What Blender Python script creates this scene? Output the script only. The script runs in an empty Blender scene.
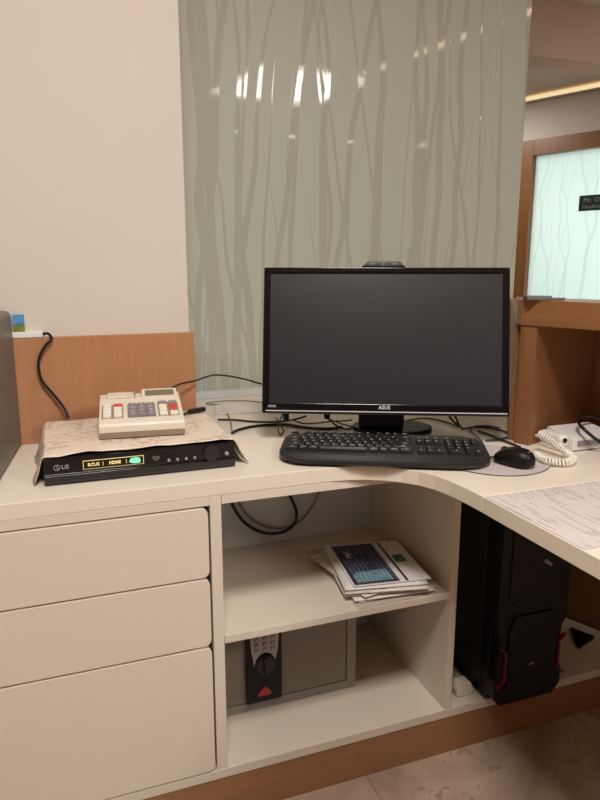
import bpy, bmesh, math, random
from mathutils import Vector, Matrix, Euler
random.seed(7)
SC = bpy.context.scene
COL = SC.collection
R = math.radians

# ------------------------------------------------------------------ camera
F_PX, PITCH, YAW, CAM_H = 660.0, R(11.56), R(20.3), 1.152
cam_data = bpy.data.cameras.new('camera')
cam_data.sensor_fit = 'VERTICAL'
cam_data.sensor_height = 36.0
cam_data.lens = F_PX / 800.0 * 36.0
cam_data.clip_start = 0.02
cam = bpy.data.objects.new('camera', cam_data)
COL.objects.link(cam)
cam.location = (0, 0, CAM_H)
cam.rotation_euler = (R(90) - PITCH, 0, -YAW)
SC.camera = cam

FW = Vector((math.sin(YAW) * math.cos(PITCH), math.cos(YAW) * math.cos(PITCH), -math.sin(PITCH)))
RT = Vector((math.cos(YAW), -math.sin(YAW), 0))
UP = RT.cross(FW)

def D(px, py, z=0.7545):
    """point of the horizontal plane at height z seen at a pixel of the photograph"""
    d = FW * F_PX + RT * (px - 300) + UP * (400 - py)
    return Vector((0, 0, CAM_H)) + d * ((z - CAM_H) / d.z)

def V(px, py, y):
    """point of the vertical plane at depth y seen at a pixel of the photograph"""
    d = FW * F_PX + RT * (px - 300) + UP * (400 - py)
    return Vector((0, 0, CAM_H)) + d * (y / d.y)

# ------------------------------------------------------------------ materials
def lin(c):
    return tuple(((v / 255) / 12.92 if v / 255 <= 0.04045 else ((v / 255 + 0.055) / 1.055) ** 2.4) for v in c) + (1.0,)

def new_mat(name):
    m = bpy.data.materials.new(name)
    m.use_nodes = True
    nt = m.node_tree
    return m, nt, nt.nodes['Principled BSDF']

class G:
    """small wrapper for building math node graphs"""
    def __init__(s, nt): s.nt = nt
    def n(s, t, **k):
        x = s.nt.nodes.new(t)
        for a, b in k.items(): setattr(x, a, b)
        return x
    def put(s, sock, v):
        if isinstance(v, bpy.types.NodeSocket): s.nt.links.new(v, sock)
        else: sock.default_value = v
    def m(s, op, a, b=0.0, c=0.0, clamp=False):
        x = s.n('ShaderNodeMath', operation=op, use_clamp=clamp)
        s.put(x.inputs[0], a); s.put(x.inputs[1], b); s.put(x.inputs[2], c)
        return x.outputs[0]
    def coords(s, kind='Object', scale=None):
        x = s.n('ShaderNodeTexCoord').outputs[kind]
        if scale is not None:
            mp = s.n('ShaderNodeMapping'); s.nt.links.new(x, mp.inputs[0]); mp.inputs['Scale'].default_value = scale
            x = mp.outputs[0]
        return x
    def noise(s, vec, scale, detail=3.0, rough=0.5, dist=0.0):
        x = s.n('ShaderNodeTexNoise'); s.nt.links.new(vec, x.inputs['Vector'])
        x.inputs['Scale'].default_value = scale; x.inputs['Detail'].default_value = detail
        x.inputs['Roughness'].default_value = rough; x.inputs['Distortion'].default_value = dist
        return x.outputs[0]
    def mix(s, f, a, b):
        x = s.n('ShaderNodeMix', data_type='RGBA')
        s.put(x.inputs[0], f); s.put(x.inputs[6], a); s.put(x.inputs[7], b)
        return x.outputs[2]
    def ramp(s, f, lo, hi):
        x = s.n('ShaderNodeMapRange'); s.put(x.inputs[0], f); x.inputs[1].default_value = lo; x.inputs[2].default_value = hi
        return x.outputs[0]

def plain(name, rgb, rough=0.5, metal=0.0, var=0.04, nscale=6.0, spec=0.5, coat=0.0, bump=0.0):
    m, nt, b = new_mat(name); g = G(nt)
    c = lin(rgb)
    n = g.noise(g.coords(), nscale, 4)
    hi = tuple(min(1, v * (1 + var)) for v in c[:3]) + (1,); lo = tuple(v * (1 - var) for v in c[:3]) + (1,)
    nt.links.new(g.mix(g.ramp(n, 0.3, 0.7), lo, hi), b.inputs['Base Color'])
    b.inputs['Roughness'].default_value = rough; b.inputs['Metallic'].default_value = metal
    b.inputs['Specular IOR Level'].default_value = spec; b.inputs['Coat Weight'].default_value = coat
    if bump:
        bp = g.n('ShaderNodeBump'); bp.inputs['Strength'].default_value = bump; bp.inputs['Distance'].default_value = 0.002
        nt.links.new(g.noise(g.coords(), nscale * 30, 3), bp.inputs['Height']); nt.links.new(bp.outputs[0], b.inputs['Normal'])
    return m

def emit(name, rgb, strength):
    m, nt, b = new_mat(name)
    b.inputs['Base Color'].default_value = lin(rgb)
    b.inputs['Emission Color'].default_value = lin(rgb); b.inputs['Emission Strength'].default_value = strength
    return m

def wood(name, rgb, grain=(1.5, 1.5, 22), rough=0.4, contrast=0.22):
    """veneer with the grain along the axis of smallest scale"""
    m, nt, b = new_mat(name); g = G(nt)
    c = lin(rgb)
    v = g.coords('Object', grain)
    n1 = g.noise(v, 3.0, 6, 0.6, 0.6); n2 = g.noise(v, 14.0, 3, 0.5, 0.2)
    f = g.m('ADD', g.m('MULTIPLY', n1, 0.65), g.m('MULTIPLY', n2, 0.35))
    hi = tuple(v_ * (1 + contrast) for v_ in c[:3]) + (1,); lo = tuple(v_ * (1 - contrast) for v_ in c[:3]) + (1,)
    nt.links.new(g.mix(g.ramp(f, 0.32, 0.68), lo, hi), b.inputs['Base Color'])
    b.inputs['Roughness'].default_value = rough
    return m

def twig_mask(g, x, z, layers):
    """1 on wavy upright twigs, built from several leaning layers of cells"""
    out = None
    for (freq, slope, amp, seed, w0, keep, top0, toph) in layers:
        cv = g.n('ShaderNodeCombineXYZ'); g.put(cv.inputs[0], seed * 3.1); g.put(cv.inputs[2], z); g.put(cv.inputs[1], g.m('MULTIPLY', x, 0.6))
        wob = g.m('SUBTRACT', g.noise(cv.outputs[0], 2.0, 1, 0.5), 0.5)
        u = g.m('ADD', g.m('MULTIPLY', g.m('ADD', g.m('ADD', x, g.m('MULTIPLY', z, slope)), g.m('MULTIPLY', wob, amp)), freq), seed)
        c = g.m('FLOOR', u); fr = g.m('SUBTRACT', u, c)
        wn = g.n('ShaderNodeTexWhiteNoise', noise_dimensions='1D'); g.put(wn.inputs['W'], g.m('ADD', c, seed * 7.3))
        sp = g.n('ShaderNodeSeparateColor'); nt = g.nt; nt.links.new(wn.outputs['Color'], sp.inputs[0])
        r1, r2, r3 = sp.outputs[0], sp.outputs[1], sp.outputs[2]
        centre = g.m('ADD', 0.25, g.m('MULTIPLY', r1, 0.5))
        ztop = g.m('ADD', top0, g.m('MULTIPLY', r3, toph))
        taper = g.m('POWER', g.m('DIVIDE', g.m('SUBTRACT', ztop, z), 0.9, clamp=True), 0.6)
        wid = g.m('MULTIPLY', g.m('MULTIPLY', g.m('ADD', 0.35, r2), w0 * freq), taper)
        d = g.m('ABSOLUTE', g.m('SUBTRACT', fr, centre))
        soft = g.m('DIVIDE', g.m('SUBTRACT', wid, d), 0.0022 * freq, clamp=True)
        k = g.m('MULTIPLY', soft, g.m('GREATER_THAN', keep, r2))
        out = k if out is None else g.m('MAXIMUM', out, k)
    return out

def mat_painted_glass():
    m, nt, b = new_mat('etched_green_glass'); g = G(nt)
    sx = g.n('ShaderNodeSeparateXYZ'); nt.links.new(g.coords(), sx.inputs[0])
    k = twig_mask(g, sx.outputs[0], sx.outputs[2], [
        (9.0, 0.03, 0.09, 1.0, 0.014, 0.90, 1.5, 1.9), (7.0, -0.13, 0.10, 2.7, 0.011, 0.85, 1.3, 1.9),
        (7.5, 0.16, 0.10, 5.2, 0.010, 0.85, 1.4, 1.7), (6.0, 0.0, 0.12, 8.9, 0.018, 0.70, 1.6, 1.8), (11.0, -0.05, 0.08, 11.4, 0.007, 0.90, 1.4, 2.0)])
    nt.links.new(g.mix(k, lin((190, 194, 181)), lin((182, 182, 169))), b.inputs['Base Color'])
    nt.links.new(g.m('SUBTRACT', 0.6, g.m('MULTIPLY', k, 0.56)), b.inputs['Roughness'])
    nt.links.new(g.m('ADD', 0.12, g.m('MULTIPLY', k, 0.38)), b.inputs['Specular IOR Level'])
    return m

def mat_frosted_glass():
    m, nt, b = new_mat('frosted_backlit_glass'); g = G(nt)
    sx = g.n('ShaderNodeSeparateXYZ'); nt.links.new(g.coords(), sx.inputs[0])
    k = twig_mask(g, sx.outputs[0], sx.outputs[2], [
        (7.0, 0.10, 0.22, 3.3, 0.010, 0.8, 1.9, 1.5), (6.0, -0.09, 0.25, 6.1, 0.009, 0.8, 1.9, 1.5), (9.0, 0.02, 0.20, 9.7, 0.006, 0.9, 1.9, 1.5)])
    col = g.mix(k, lin((234, 243, 240)), lin((222, 232, 230)))
    nt.links.new(col, b.inputs['Base Color']); b.inputs['Roughness'].default_value = 0.2
    tr = g.n('ShaderNodeBsdfTranslucent'); nt.links.new(col, tr.inputs[0])
    mx = g.n('ShaderNodeMixShader'); mx.inputs[0].default_value = 0.7
    nt.links.new(b.outputs[0], mx.inputs[1]); nt.links.new(tr.outputs[0], mx.inputs[2])
    nt.links.new(mx.outputs[0], nt.nodes['Material Output'].inputs[0])
    return m

def mat_floor():
    m, nt, b = new_mat('veined_stone_floor'); g = G(nt)
    v = g.coords()
    n1 = g.noise(v, 2.2, 8, 0.62, 1.2); n2 = g.noise(v, 22, 5, 0.6, 0.3)
    c1 = g.mix(g.ramp(n1, 0.38, 0.62), lin((146, 124, 108)), lin((184, 162, 144)))
    c2 = g.mix(g.m('GREATER_THAN', g.m('MULTIPLY', n2, n1), 0.335), c1, lin((150, 128, 110)))
    br = g.n('ShaderNodeTexBrick'); nt.links.new(v, br.inputs[0]); br.offset = 0.0
    br.inputs['Scale'].default_value = 1.0; br.inputs['Brick Width'].default_value = 0.6; br.inputs['Row Height'].default_value = 0.6
    br.inputs['Mortar Size'].default_value = 0.003
    nt.links.new(g.mix(g.m('MULTIPLY', br.outputs['Fac'], 0.5), c2, lin((120, 98, 82))), b.inputs['Base Color'])
    b.inputs['Roughness'].default_value = 0.28
    return m

def mat_print(name, base, ink, row=0.0052, along=0, blocks=9.0, amount=0.5):
    """sheet with rows of small print; 'along' is the axis the rows run along"""
    m, nt, b = new_mat(name); g = G(nt)
    v = g.coords(); sx = g.n('ShaderNodeSeparateXYZ'); nt.links.new(v, sx.inputs[0])
    a, t = (sx.outputs[0], sx.outputs[1]) if along == 0 else (sx.outputs[1], sx.outputs[0])
    u = g.m('DIVIDE', t, row); c = g.m('FLOOR', u); fr = g.m('SUBTRACT', u, c)
    inrow = g.m('MULTIPLY', g.m('GREATER_THAN', fr, 0.3), g.m('LESS_THAN', fr, 0.75))
    cv = g.n('ShaderNodeCombineXYZ'); g.put(cv.inputs[0], g.m('MULTIPLY', a, 420.0)); g.put(cv.inputs[1], g.m('MULTIPLY', c, 3.7))
    fine = g.m('GREATER_THAN', g.noise(cv.outputs[0], 1.0, 2, 0.6), 0.45)
    cv2 = g.n('ShaderNodeCombineXYZ'); g.put(cv2.inputs[0], g.m('MULTIPLY', a, blocks)); g.put(cv2.inputs[1], g.m('MULTIPLY', c, 0.55))
    blk = g.m('GREATER_THAN', g.noise(cv2.outputs[0], 1.5, 2, 0.5), amount)
    k = g.m('MULTIPLY', g.m('MULTIPLY', inrow, fine), blk)
    nt.links.new(g.mix(g.m('MULTIPLY', k, 0.75), lin(base), lin(ink)), b.inputs['Base Color'])
    b.inputs['Roughness'].default_value = 0.6
    return m

def mat_cover():
    m, nt, b = new_mat('patterned_cream_cover'); g = G(nt)
    v = g.coords()
    n = g.noise(v, 26, 5, 0.6, 1.6)
    band = g.m('LESS_THAN', g.m('ABSOLUTE', g.m('SUBTRACT', n, 0.5)), 0.020)
    n2 = g.noise(v, 9, 3)
    k = g.m('MULTIPLY', band, g.m('GREATER_THAN', n2, 0.48))
    nt.links.new(g.mix(g.m('MULTIPLY', k, 0.8), lin((228, 212, 196)), lin((166, 140, 122))), b.inputs['Base Color'])
    b.inputs['Roughness'].default_value = 0.45
    return m

M = dict(
    wall=plain('white_wall_paint', (214, 204, 193), 0.85, var=0.015, nscale=3, bump=0.08),
    ceil=plain('ceiling_paint', (214, 196, 178), 0.9, var=0.01),
    bulk=plain('bulkhead_paint', (236, 214, 198), 0.9, var=0.01),
    lam=plain('cream_laminate', (230, 220, 204), 0.32, var=0.015, nscale=3),
    cab=plain('white_cabinet_lacquer', (220, 209, 194), 0.38, var=0.012, nscale=2),
    inner=plain('white_cabinet_board', (212, 202, 186), 0.5, var=0.015),
    backb=plain('cool_light_painted_board', (222, 228, 236), 0.6, var=0.02),  # bluish daylight from behind is put into the board colour
    beech=wood('beech_veneer', (180, 128, 92), (14, 14, 1.2), 0.45, 0.10),
    oak=wood('brown_oak_veneer', (138, 94, 58), (14, 14, 1.3), 0.35, 0.16),
    oakh=wood('brown_oak_veneer_level', (144, 98, 60), (1.3, 14, 14), 0.3, 0.14),
    plinth=wood('plinth_veneer', (150, 106, 72), (1.2, 14, 18), 0.4, 0.12),
    floor=mat_floor(), glass=mat_painted_glass(), frost=mat_frosted_glass(),
    sill=plain('pale_track', (212, 214, 216), 0.35, var=0.02),
    blackg=plain('glossy_black_plastic', (16, 15, 18), 0.12, var=0.02, coat=0.3),
    black=plain('matt_black_plastic', (13, 13, 14), 0.42, var=0.06, spec=0.3),
    black2=plain('charcoal_plastic', (36, 34, 35), 0.42, var=0.06),
    keyb=plain('key_plastic', (34, 33, 34), 0.35, var=0.05),
    cable=plain('black_cable', (20, 18, 18), 0.4, var=0.05),
    greyc=plain('grey_cable', (128, 122, 114), 0.5, var=0.05),
    screen=plain('dark_matt_screen', (36, 36, 40), 0.33, var=0.02, spec=0.6),
    silver=plain('silver_strip', (214, 214, 218), 0.25, metal=0.25, var=0.02),
    white_ink=plain('white_ink', (215, 215, 212), 0.5, var=0.0),
    dim_ink=plain('grey_ink', (150, 150, 148), 0.5, var=0.0),
    grey=plain('grey_machine_casing', (106, 101, 97), 0.45, var=0.05, nscale=40, bump=0.1),
    safe=plain('grey_safe_paint', (150, 144, 138), 0.45, var=0.03, nscale=30, bump=0.1),
    safed=plain('grey_safe_door_paint', (138, 132, 127), 0.45, var=0.03, nscale=30, bump=0.1),
    keypad=plain('silver_keypad', (172, 166, 168), 0.35, metal=0.3, var=0.03),
    red=plain('red_plastic', (190, 40, 52), 0.35, var=0.04),
    redpc=plain('red_trim', (104, 20, 24), 0.4, var=0.04),
    ivory=plain('ivory_plastic', (224, 214, 198), 0.4, var=0.02),
    ivory2=plain('taupe_plastic', (150, 132, 116), 0.5, var=0.03),
    kwhite=plain('white_key', (232, 226, 216), 0.4, var=0.02),
    kgrey=plain('grey_key', (136, 130, 136), 0.4, var=0.03),
    kred=plain('red_key', (206, 74, 72), 0.4, var=0.03),
    lcd=plain('olive_display', (112, 108, 82), 0.15, var=0.03),
    white=plain('white_plastic', (232, 230, 226), 0.35, var=0.02),
    cord=plain('white_cord', (232, 226, 214), 0.4, var=0.02),
    pad=plain('grey_mouse_mat', (190, 180, 178), 0.75, var=0.04, nscale=60),
    paper=plain('white_paper', (226, 220, 218), 0.6, var=0.02),
    form=mat_print('printed_form_paper', (208, 198, 196), (140, 130, 132), 0.0062, 1, 7.0, 0.54),
    sheet=mat_print('printed_sheet_paper', (222, 214, 208), (120, 112, 110), 0.006, 0, 8.0, 0.5),
    folder=plain('clear_grey_film', (190, 176, 164), 0.25, var=0.05),
    navy=plain('navy_print', (36, 42, 60), 0.35, var=0.04),
    teal=mat_print('pale_blue_print', (98, 136, 148), (158, 180, 184), 0.011, 1, 22.0, 0.46),
    navytext=mat_print('navy_print_with_text', (36, 42, 60), (104, 108, 124), 0.010, 1, 14.0, 0.42),
    green=plain('green_print', (46, 104, 76), 0.4, var=0.03),
    sign=plain('dark_green_sign', (22, 52, 40), 0.35, var=0.04),
    toyb=plain('sky_blue_print', (88, 150, 200), 0.4, var=0.25, nscale=80),
    toyg=plain('olive_green_print', (120, 134, 60), 0.4, var=0.3, nscale=90),
    cover=mat_cover(),
    lamp=emit('white_lamp', (255, 244, 228), 16.0), coffer=emit('coffer_glow', (255, 246, 236), 9.0),
    cove=emit('warm_strip_light', (255, 232, 184), 0.75), coveb=emit('warm_cove_line', (255, 232, 196), 7.0),
    disp=emit('display_gold', (226, 206, 140), 0.35), dispg=emit('display_green', (120, 235, 190), 0.55),
    dispdark=plain('display_dark', (26, 22, 14), 0.2, var=0.0),
)

# ------------------------------------------------------------------ mesh builder
class MB:
    def __init__(s): s.bm = bmesh.new()
    def add(s, t, m=0, Mx=None):
        for f in t.faces: f.material_index = m
        if Mx is not None: bmesh.ops.transform(t, matrix=Mx, verts=t.verts)
        me = bpy.data.meshes.new('tmp'); t.to_mesh(me); t.free()
        s.bm.from_mesh(me); bpy.data.meshes.remove(me)
        return s
    def box(s, x0, x1, y0, y1, z0, z1, m=0, bev=0.0, Mx=None, seg=2):
        t = bmesh.new(); bmesh.ops.create_cube(t, size=1)
        for v in t.verts:
            v.co = Vector(((x0 + x1) / 2 + v.co.x * (x1 - x0), (y0 + y1) / 2 + v.co.y * (y1 - y0), (z0 + z1) / 2 + v.co.z * (z1 - z0)))
        if bev: bmesh.ops.bevel(t, geom=t.edges[:], offset=bev, segments=seg, profile=0.5, affect='EDGES')
        return s.add(t, m, Mx)
    def prism(s, pts, a0, a1, axis='z', m=0, bev=0.0, Mx=None):
        t = bmesh.new()
        def P(p, a):
            return {'z': (p[0], p[1], a), 'y': (p[0], a, p[1]), 'x': (a, p[0], p[1])}[axis]
        lo = [t.verts.new(P(p, a0)) for p in pts]; hi = [t.verts.new(P(p, a1)) for p in pts]
        n = len(pts)
        t.faces.new(lo); t.faces.new(hi)
        for i in range(n): t.faces.new((lo[i], lo[(i + 1) % n], hi[(i + 1) % n], hi[i]))
        bmesh.ops.recalc_face_normals(t, faces=t.faces)
        if bev: bmesh.ops.bevel(t, geom=[e for e in t.edges], offset=bev, segments=2, profile=0.5, affect='EDGES', clamp_overlap=True)
        return s.add(t, m, Mx)
    def cyl(s, p0, p1, r0, r1=None, n=24, m=0, Mx=None):
        r1 = r0 if r1 is None else r1
        p0, p1 = Vector(p0), Vector(p1); d = (p1 - p0).normalized()
        a = d.orthogonal().normalized(); b = d.cross(a)
        t = bmesh.new()
        A = [t.verts.new(p0 + (a * math.cos(k * 2 * math.pi / n) + b * math.sin(k * 2 * math.pi / n)) * r0) for k in range(n)]
        B = [t.verts.new(p1 + (a * math.cos(k * 2 * math.pi / n) + b * math.sin(k * 2 * math.pi / n)) * r1) for k in range(n)]
        t.faces.new(A); t.faces.new(B)
        for k in range(n): t.faces.new((A[k], A[(k + 1) % n], B[(k + 1) % n], B[k]))
        bmesh.ops.recalc_face_normals(t, faces=t.faces)
        return s.add(t, m, Mx)
    def ring(s, c, r, w, axis='y', depth=0.001, n=28, m=0, Mx=None):
        pts = []
        t = bmesh.new()
        def P(x, y, a): return {'y': (c[0] + x, c[1] + a, c[2] + y), 'z': (c[0] + x, c[1] + y, c[2] + a)}[axis]
        L = []
        for (rr, a) in ((r - w, 0), (r, 0), (r, -depth), (r - w, -depth)):
            L.append([t.verts.new(P(rr * math.cos(k * 2 * math.pi / n), rr * math.sin(k * 2 * math.pi / n), a)) for k in range(n)])
        for q in range(4):
            for k in range(n): t.faces.new((L[q][k], L[q][(k + 1) % n], L[(q + 1) % 4][(k + 1) % n], L[(q + 1) % 4][k]))
        bmesh.ops.recalc_face_normals(t, faces=t.faces)
        return s.add(t, m, Mx)
    def tube(s, pts, r, n=8, m=0, sub=8, closed=False, raw=False):
        P = [Vector(p) for p in pts]
        if raw: Q = P
        else:
            Q = []
            k = len(P); rng = range(k) if closed else range(k - 1)
            for i in rng:
                p0 = P[(i - 1) % k] if (closed or i > 0) else P[0] * 2 - P[1]
                p1, p2 = P[i], P[(i + 1) % k]
                p3 = P[(i + 2) % k] if (closed or i + 2 < k) else P[-1] * 2 - P[-2]
                for j in range(sub):
                    u = j / sub
                    Q.append(0.5 * ((2 * p1) + (p2 - p0) * u + (2 * p0 - 5 * p1 + 4 * p2 - p3) * u * u + (3 * p1 - p0 - 3 * p2 + p3) * u ** 3))
            if not closed: Q.append(P[-1])
        t = bmesh.new(); K = len(Q)
        tan = []
        for i in range(K):
            a = Q[(i - 1) % K] if (closed or i > 0) else Q[i]
            b = Q[(i + 1) % K] if (closed or i < K - 1) else Q[i]
            tan.append((b - a).normalized())
        nrm = tan[0].orthogonal().normalized(); rings = []
        for i in range(K):
            nrm = (nrm - tan[i] * nrm.dot(tan[i])).normalized(); bi = tan[i].cross(nrm)
            rr = r(i / (K - 1)) if callable(r) else r
            rings.append([t.verts.new(Q[i] + (nrm * math.cos(2 * math.pi * k / n) + bi * math.sin(2 * math.pi * k / n)) * rr) for k in range(n)])
        for i in range(K if closed else K - 1):
            A, B = rings[i], rings[(i + 1) % K]
            for k in range(n): t.faces.new((A[k], A[(k + 1) % n], B[(k + 1) % n], B[k]))
        if not closed:
            t.faces.new(rings[0]); t.faces.new(rings[-1])
        bmesh.ops.recalc_face_normals(t, faces=t.faces)
        return s.add(t, m)
    def loft(s, rings, m=0, cap=True, Mx=None):
        t = bmesh.new(); L = [[t.verts.new(p) for p in r] for r in rings]; n = len(L[0])
        for i in range(len(L) - 1):
            for k in range(n): t.faces.new((L[i][k], L[i][(k + 1) % n], L[i + 1][(k + 1) % n], L[i + 1][k]))
        if cap: t.faces.new(L[0]); t.faces.new(L[-1])
        bmesh.ops.recalc_face_normals(t, faces=t.faces)
        return s.add(t, m, Mx)
    def text(s, body, size, Mx, m=0, depth=0.0003, align='CENTER', bold=0.0):
        cu = bpy.data.curves.new('t', 'FONT'); cu.body = body; cu.size = size; cu.extrude = depth
        cu.align_x = align; cu.align_y = 'CENTER'; cu.resolution_u = 2; cu.offset = bold
        o = bpy.data.objects.new('t', cu); COL.objects.link(o)
        bpy.context.view_layer.update()
        me = bpy.data.meshes.new_from_object(o)
        t = bmesh.new(); t.from_mesh(me)
        bpy.data.meshes.remove(me); bpy.data.objects.remove(o); bpy.data.curves.remove(cu)
        return s.add(t, m, Mx)
    def build(s, name, mats, parent=None, smooth=True, label=None):
        me = bpy.data.meshes.new(name); s.bm.to_mesh(me); s.bm.free()
        if not isinstance(mats, (list, tuple)): mats = [mats]
        for x in mats: me.materials.append(M[x])
        if smooth:
            for p in me.polygons: p.use_smooth = True
            me.set_sharp_from_angle(angle=R(32))
        o = bpy.data.objects.new(name, me); COL.objects.link(o)
        wn = o.modifiers.new('weighted_normals', 'WEIGHTED_NORMAL'); wn.keep_sharp = True; wn.weight = 100
        if parent is not None: o.parent = parent
        if label: o['label'] = label
        return o

FRONT = Matrix.Rotation(R(90), 4, 'X')            # text standing up, facing -y

def T(x, y, z): return Matrix.Translation((x, y, z))

def tag(o, label, cat, group=None):
    o['label'] = label; o['category'] = cat
    if group: o['group'] = group
    return o

def thing(name, label, cat, loc=(0, 0, 0), rz=0.0, group=None, rx=0.0):
    o = bpy.data.objects.new(name, None); COL.objects.link(o)
    o.location = loc; o.rotation_euler = (rx, 0, rz); o.empty_display_size = 0.05
    return tag(o, label, cat, group)

def struct(o):
    o['kind'] = 'structure'; return o

def rrect(x0, x1, z0, z1, r, n=5, corners=(1, 1, 1, 1)):
    """rounded rectangle; corners = bl, br, tr, tl"""
    pts = []
    for (cx, cz, a0, on) in ((x0 + r, z0 + r, 180, corners[0]), (x1 - r, z0 + r, 270, corners[1]), (x1 - r, z1 - r, 0, corners[2]), (x0 + r, z1 - r, 90, corners[3])):
        if on:
            for k in range(n + 1):
                a = R(a0 + 90 * k / n); pts.append((cx + r * math.cos(a), cz + r * math.sin(a)))
        else:
            pts.append((cx + (r if a0 in (270, 0) else -r), cz + (r if a0 in (0, 90) else -r)))
    return pts

# ================================================================== the room
CEIL = 2.6
struct(MB().box(-2.7, 7.5, -7, 7, -0.05, 0).build('floor', 'floor'))
struct(MB().box(-2.7, 7.5, -7, 3.32, CEIL, CEIL + 0.06).build('ceiling', 'ceil'))
struct(MB().box(-2.7, 7.5, 3.3, 7.0, 2.245, 2.30).build('ceiling_north', 'ceil'))
struct(MB().box(-2.7, 7.5, 3.3, 3.33, 2.301, CEIL - 0.001).build('trim_3', 'bulk'))
struct(MB().box(-2.7, 0.304, 1.6, 1.985, 0, CEIL - 0.001).build('wall_left', 'wall'))
struct(MB().box(-2.76, -2.7, -7, 7, 0, CEIL).build('wall_west', 'wall'))
struct(MB().box(7.5, 7.56, -7, 7, 0, CEIL).build('wall_east', 'wall'))
struct(MB().box(-2.7, 7.5, -7.06, -7, 0, CEIL).build('wall_south', 'wall'))
struct(MB().box(-2.7, 7.5, 7, 7.06, 0, CEIL).build('wall_north', 'wall'))
# tall etched glass panel behind the desk
gl = MB().box(0.306, 1.548, 1.98, 1.992, 0.7505, CEIL - 0.001, bev=0.001).build('wall_back', 'glass'); struct(gl)
struct(MB().box(0.306, 1.556, 1.955, 1.979, 0.7505, 0.772, bev=0.0015).build('trim_1', 'sill'))
# beech upstand fixed to the white wall
struct(MB().box(-0.62, 0.313, 1.583, 1.5995, 0.7505, 0.993, bev=0.0015).build('trim_2', 'beech'))

# far wall with the frosted glass door, turned 21.9 degrees from the depth axis
WA = -R(90 - 21.9)
f0 = Vector((math.sin(YAW), math.cos(YAW), 0)); r0 = Vector((math.cos(YAW), -math.sin(YAW), 0))
w0 = f0 * 4.6 + r0 * (4.6 * 230 / 660)
def wallobj(o):
    o.location = w0; o.rotation_euler = (0, 0, WA); return o
wb = MB()
wb.box(-2.6, 4.5, 0, 0.10, 1.968, 2.243).box(-2.6, -0.149, 0, 0.10, 0, 1.968).box(1.085, 4.5, 0, 0.10, 0, 1.968)
struct(wallobj(wb.build('wall_right', 'wall')))
win = struct(wallobj(bpy.data.objects.new('window_1', None))); COL.objects.link(win)
fr = MB().box(-0.148, -0.062, -0.012, 0.09, 0, 1.967, bev=0.002).box(1.0, 1.084, -0.012, 0.09, 0, 1.967, bev=0.002)
fr.box(-0.062, 1.0, -0.012, 0.09, 1.868, 1.967, bev=0.002).box(-0.062, 1.0, -0.012, 0.09, 0, 0.12, bev=0.002)
fr.build('window_frame', 'oak', win)
MB().box(-0.061, 0.999, 0.035, 0.045, 0.121, 1.867).build('window_pane', 'frost', win)
sg = thing('door_sign', 'small dark green sign with pale lettering on the frosted glass', 'sign', w0, WA)
MB().box(0.262, 0.60, 0.026, 0.0345, 1.492, 1.588, bev=0.001).build('plate', 'sign', sg)
lt = MB()
lt.text('Mr. Ou', 0.042, T(0.29, 0.0255, 1.557) @ FRONT, align='LEFT'); lt.build('lettering', 'dim_ink', sg); lt = MB(); lt.text('Headmas', 0.036, T(0.285, 0.0255, 1.517) @ FRONT, align='LEFT')
lt.build('lettering', 'dim_ink', sg)
cv = thing('cove_light', 'long warm strip light glowing along the top of the far wall', 'light', w0, WA)
MB().box(-1.5, 2.5, -0.035, -0.001, 2.205, 2.212).build('shelf_lip', 'wall', cv)
MB().box(-1.5, 2.5, -0.03, -0.005, 2.213, 2.238).build('strip', 'cove', cv)

# ================================================================== lamps of the hall (fixtures seen mirrored in the glass) and added fills
def area(name, loc, size, power, rgb, rot=(0, 0, 0), size_y=None, spread=None):
    d = bpy.data.lights.new(name, 'AREA'); d.energy = power; d.color = rgb; d.size = size
    if size_y: d.shape = 'RECTANGLE'; d.size_y = size_y
    if spread: d.spread = spread
    o = bpy.data.objects.new(name, d); COL.objects.link(o); o.location = loc; o.rotation_euler = rot
    return o
cf = thing('ceiling_light', 'large square lit ceiling panel mirrored in the etched glass', 'light', (1.93, -1.48, CEIL), R(-12))
MB().box(-0.5, 0.5, -0.58, -0.54, -0.03, -0.001).box(-0.5, 0.5, 0.54, 0.58, -0.03, -0.001).box(-0.54, -0.5, -0.58, 0.58, -0.03, -0.001).box(0.5, 0.54, -0.58, 0.58, -0.03, -0.001).build('frame', 'white', cf)
MB().box(-0.499, 0.499, -0.539, 0.539, -0.012, -0.002).build('diffuser', 'coffer', cf)
dl = None
for i, (x, y, lab) in enumerate(((1.96, -3.49, 'leftmost of the row of small round ceiling lights mirrored in the glass'),
                                 (2.66, -3.54, 'second from left of the small round ceiling lights mirrored in the glass'),
                                 (3.41, -3.59, 'third from left of the small round ceiling lights mirrored in the glass'),
                                 (4.37, -3.51, 'fourth from left, lowest of the small round lights mirrored in the glass'),
                                 (4.08, -2.02, 'small round ceiling light mirrored alone at the right of the glass'))):
    o = thing('downlight', lab, 'light', (x, y, CEIL), 0, 'round ceiling downlights')
    MB().ring((0, 0, -0.001), 0.085, 0.02, 'z', 0.014).build('rim', 'white', o)
    MB().cyl((0, 0, -0.012), (0, 0, -0.002), 0.064).build('lens', 'lamp', o)
cs = thing('cove_light', 'warm dotted line of light mirrored high in the right of the glass', 'light', (2.36, -1.0, CEIL), math.atan2(1.45, 0.34))
MB().box(-0.1, 1.9, -0.025, 0.025, -0.02, -0.001).build('strip', 'coveb', cs)
WARM = (1.0, 0.943, 0.88)
area('hall_lamp', (1.93, -1.48, 2.575), 0.85, 40, WARM)
area('desk_lamp_overhead', (0.10, 0.05, 2.575), 0.45, 46, WARM)
area('added_bulkhead_fill', (3.3, 1.6, 2.575), 0.4, 9, WARM)  # added fill to brighten the bulkhead, no known fixture
area('added_passage_fill', (2.3, 3.9, 2.235), 0.3, 14, WARM)  # added fill for the far passage and its soffit, no known fixture
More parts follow.
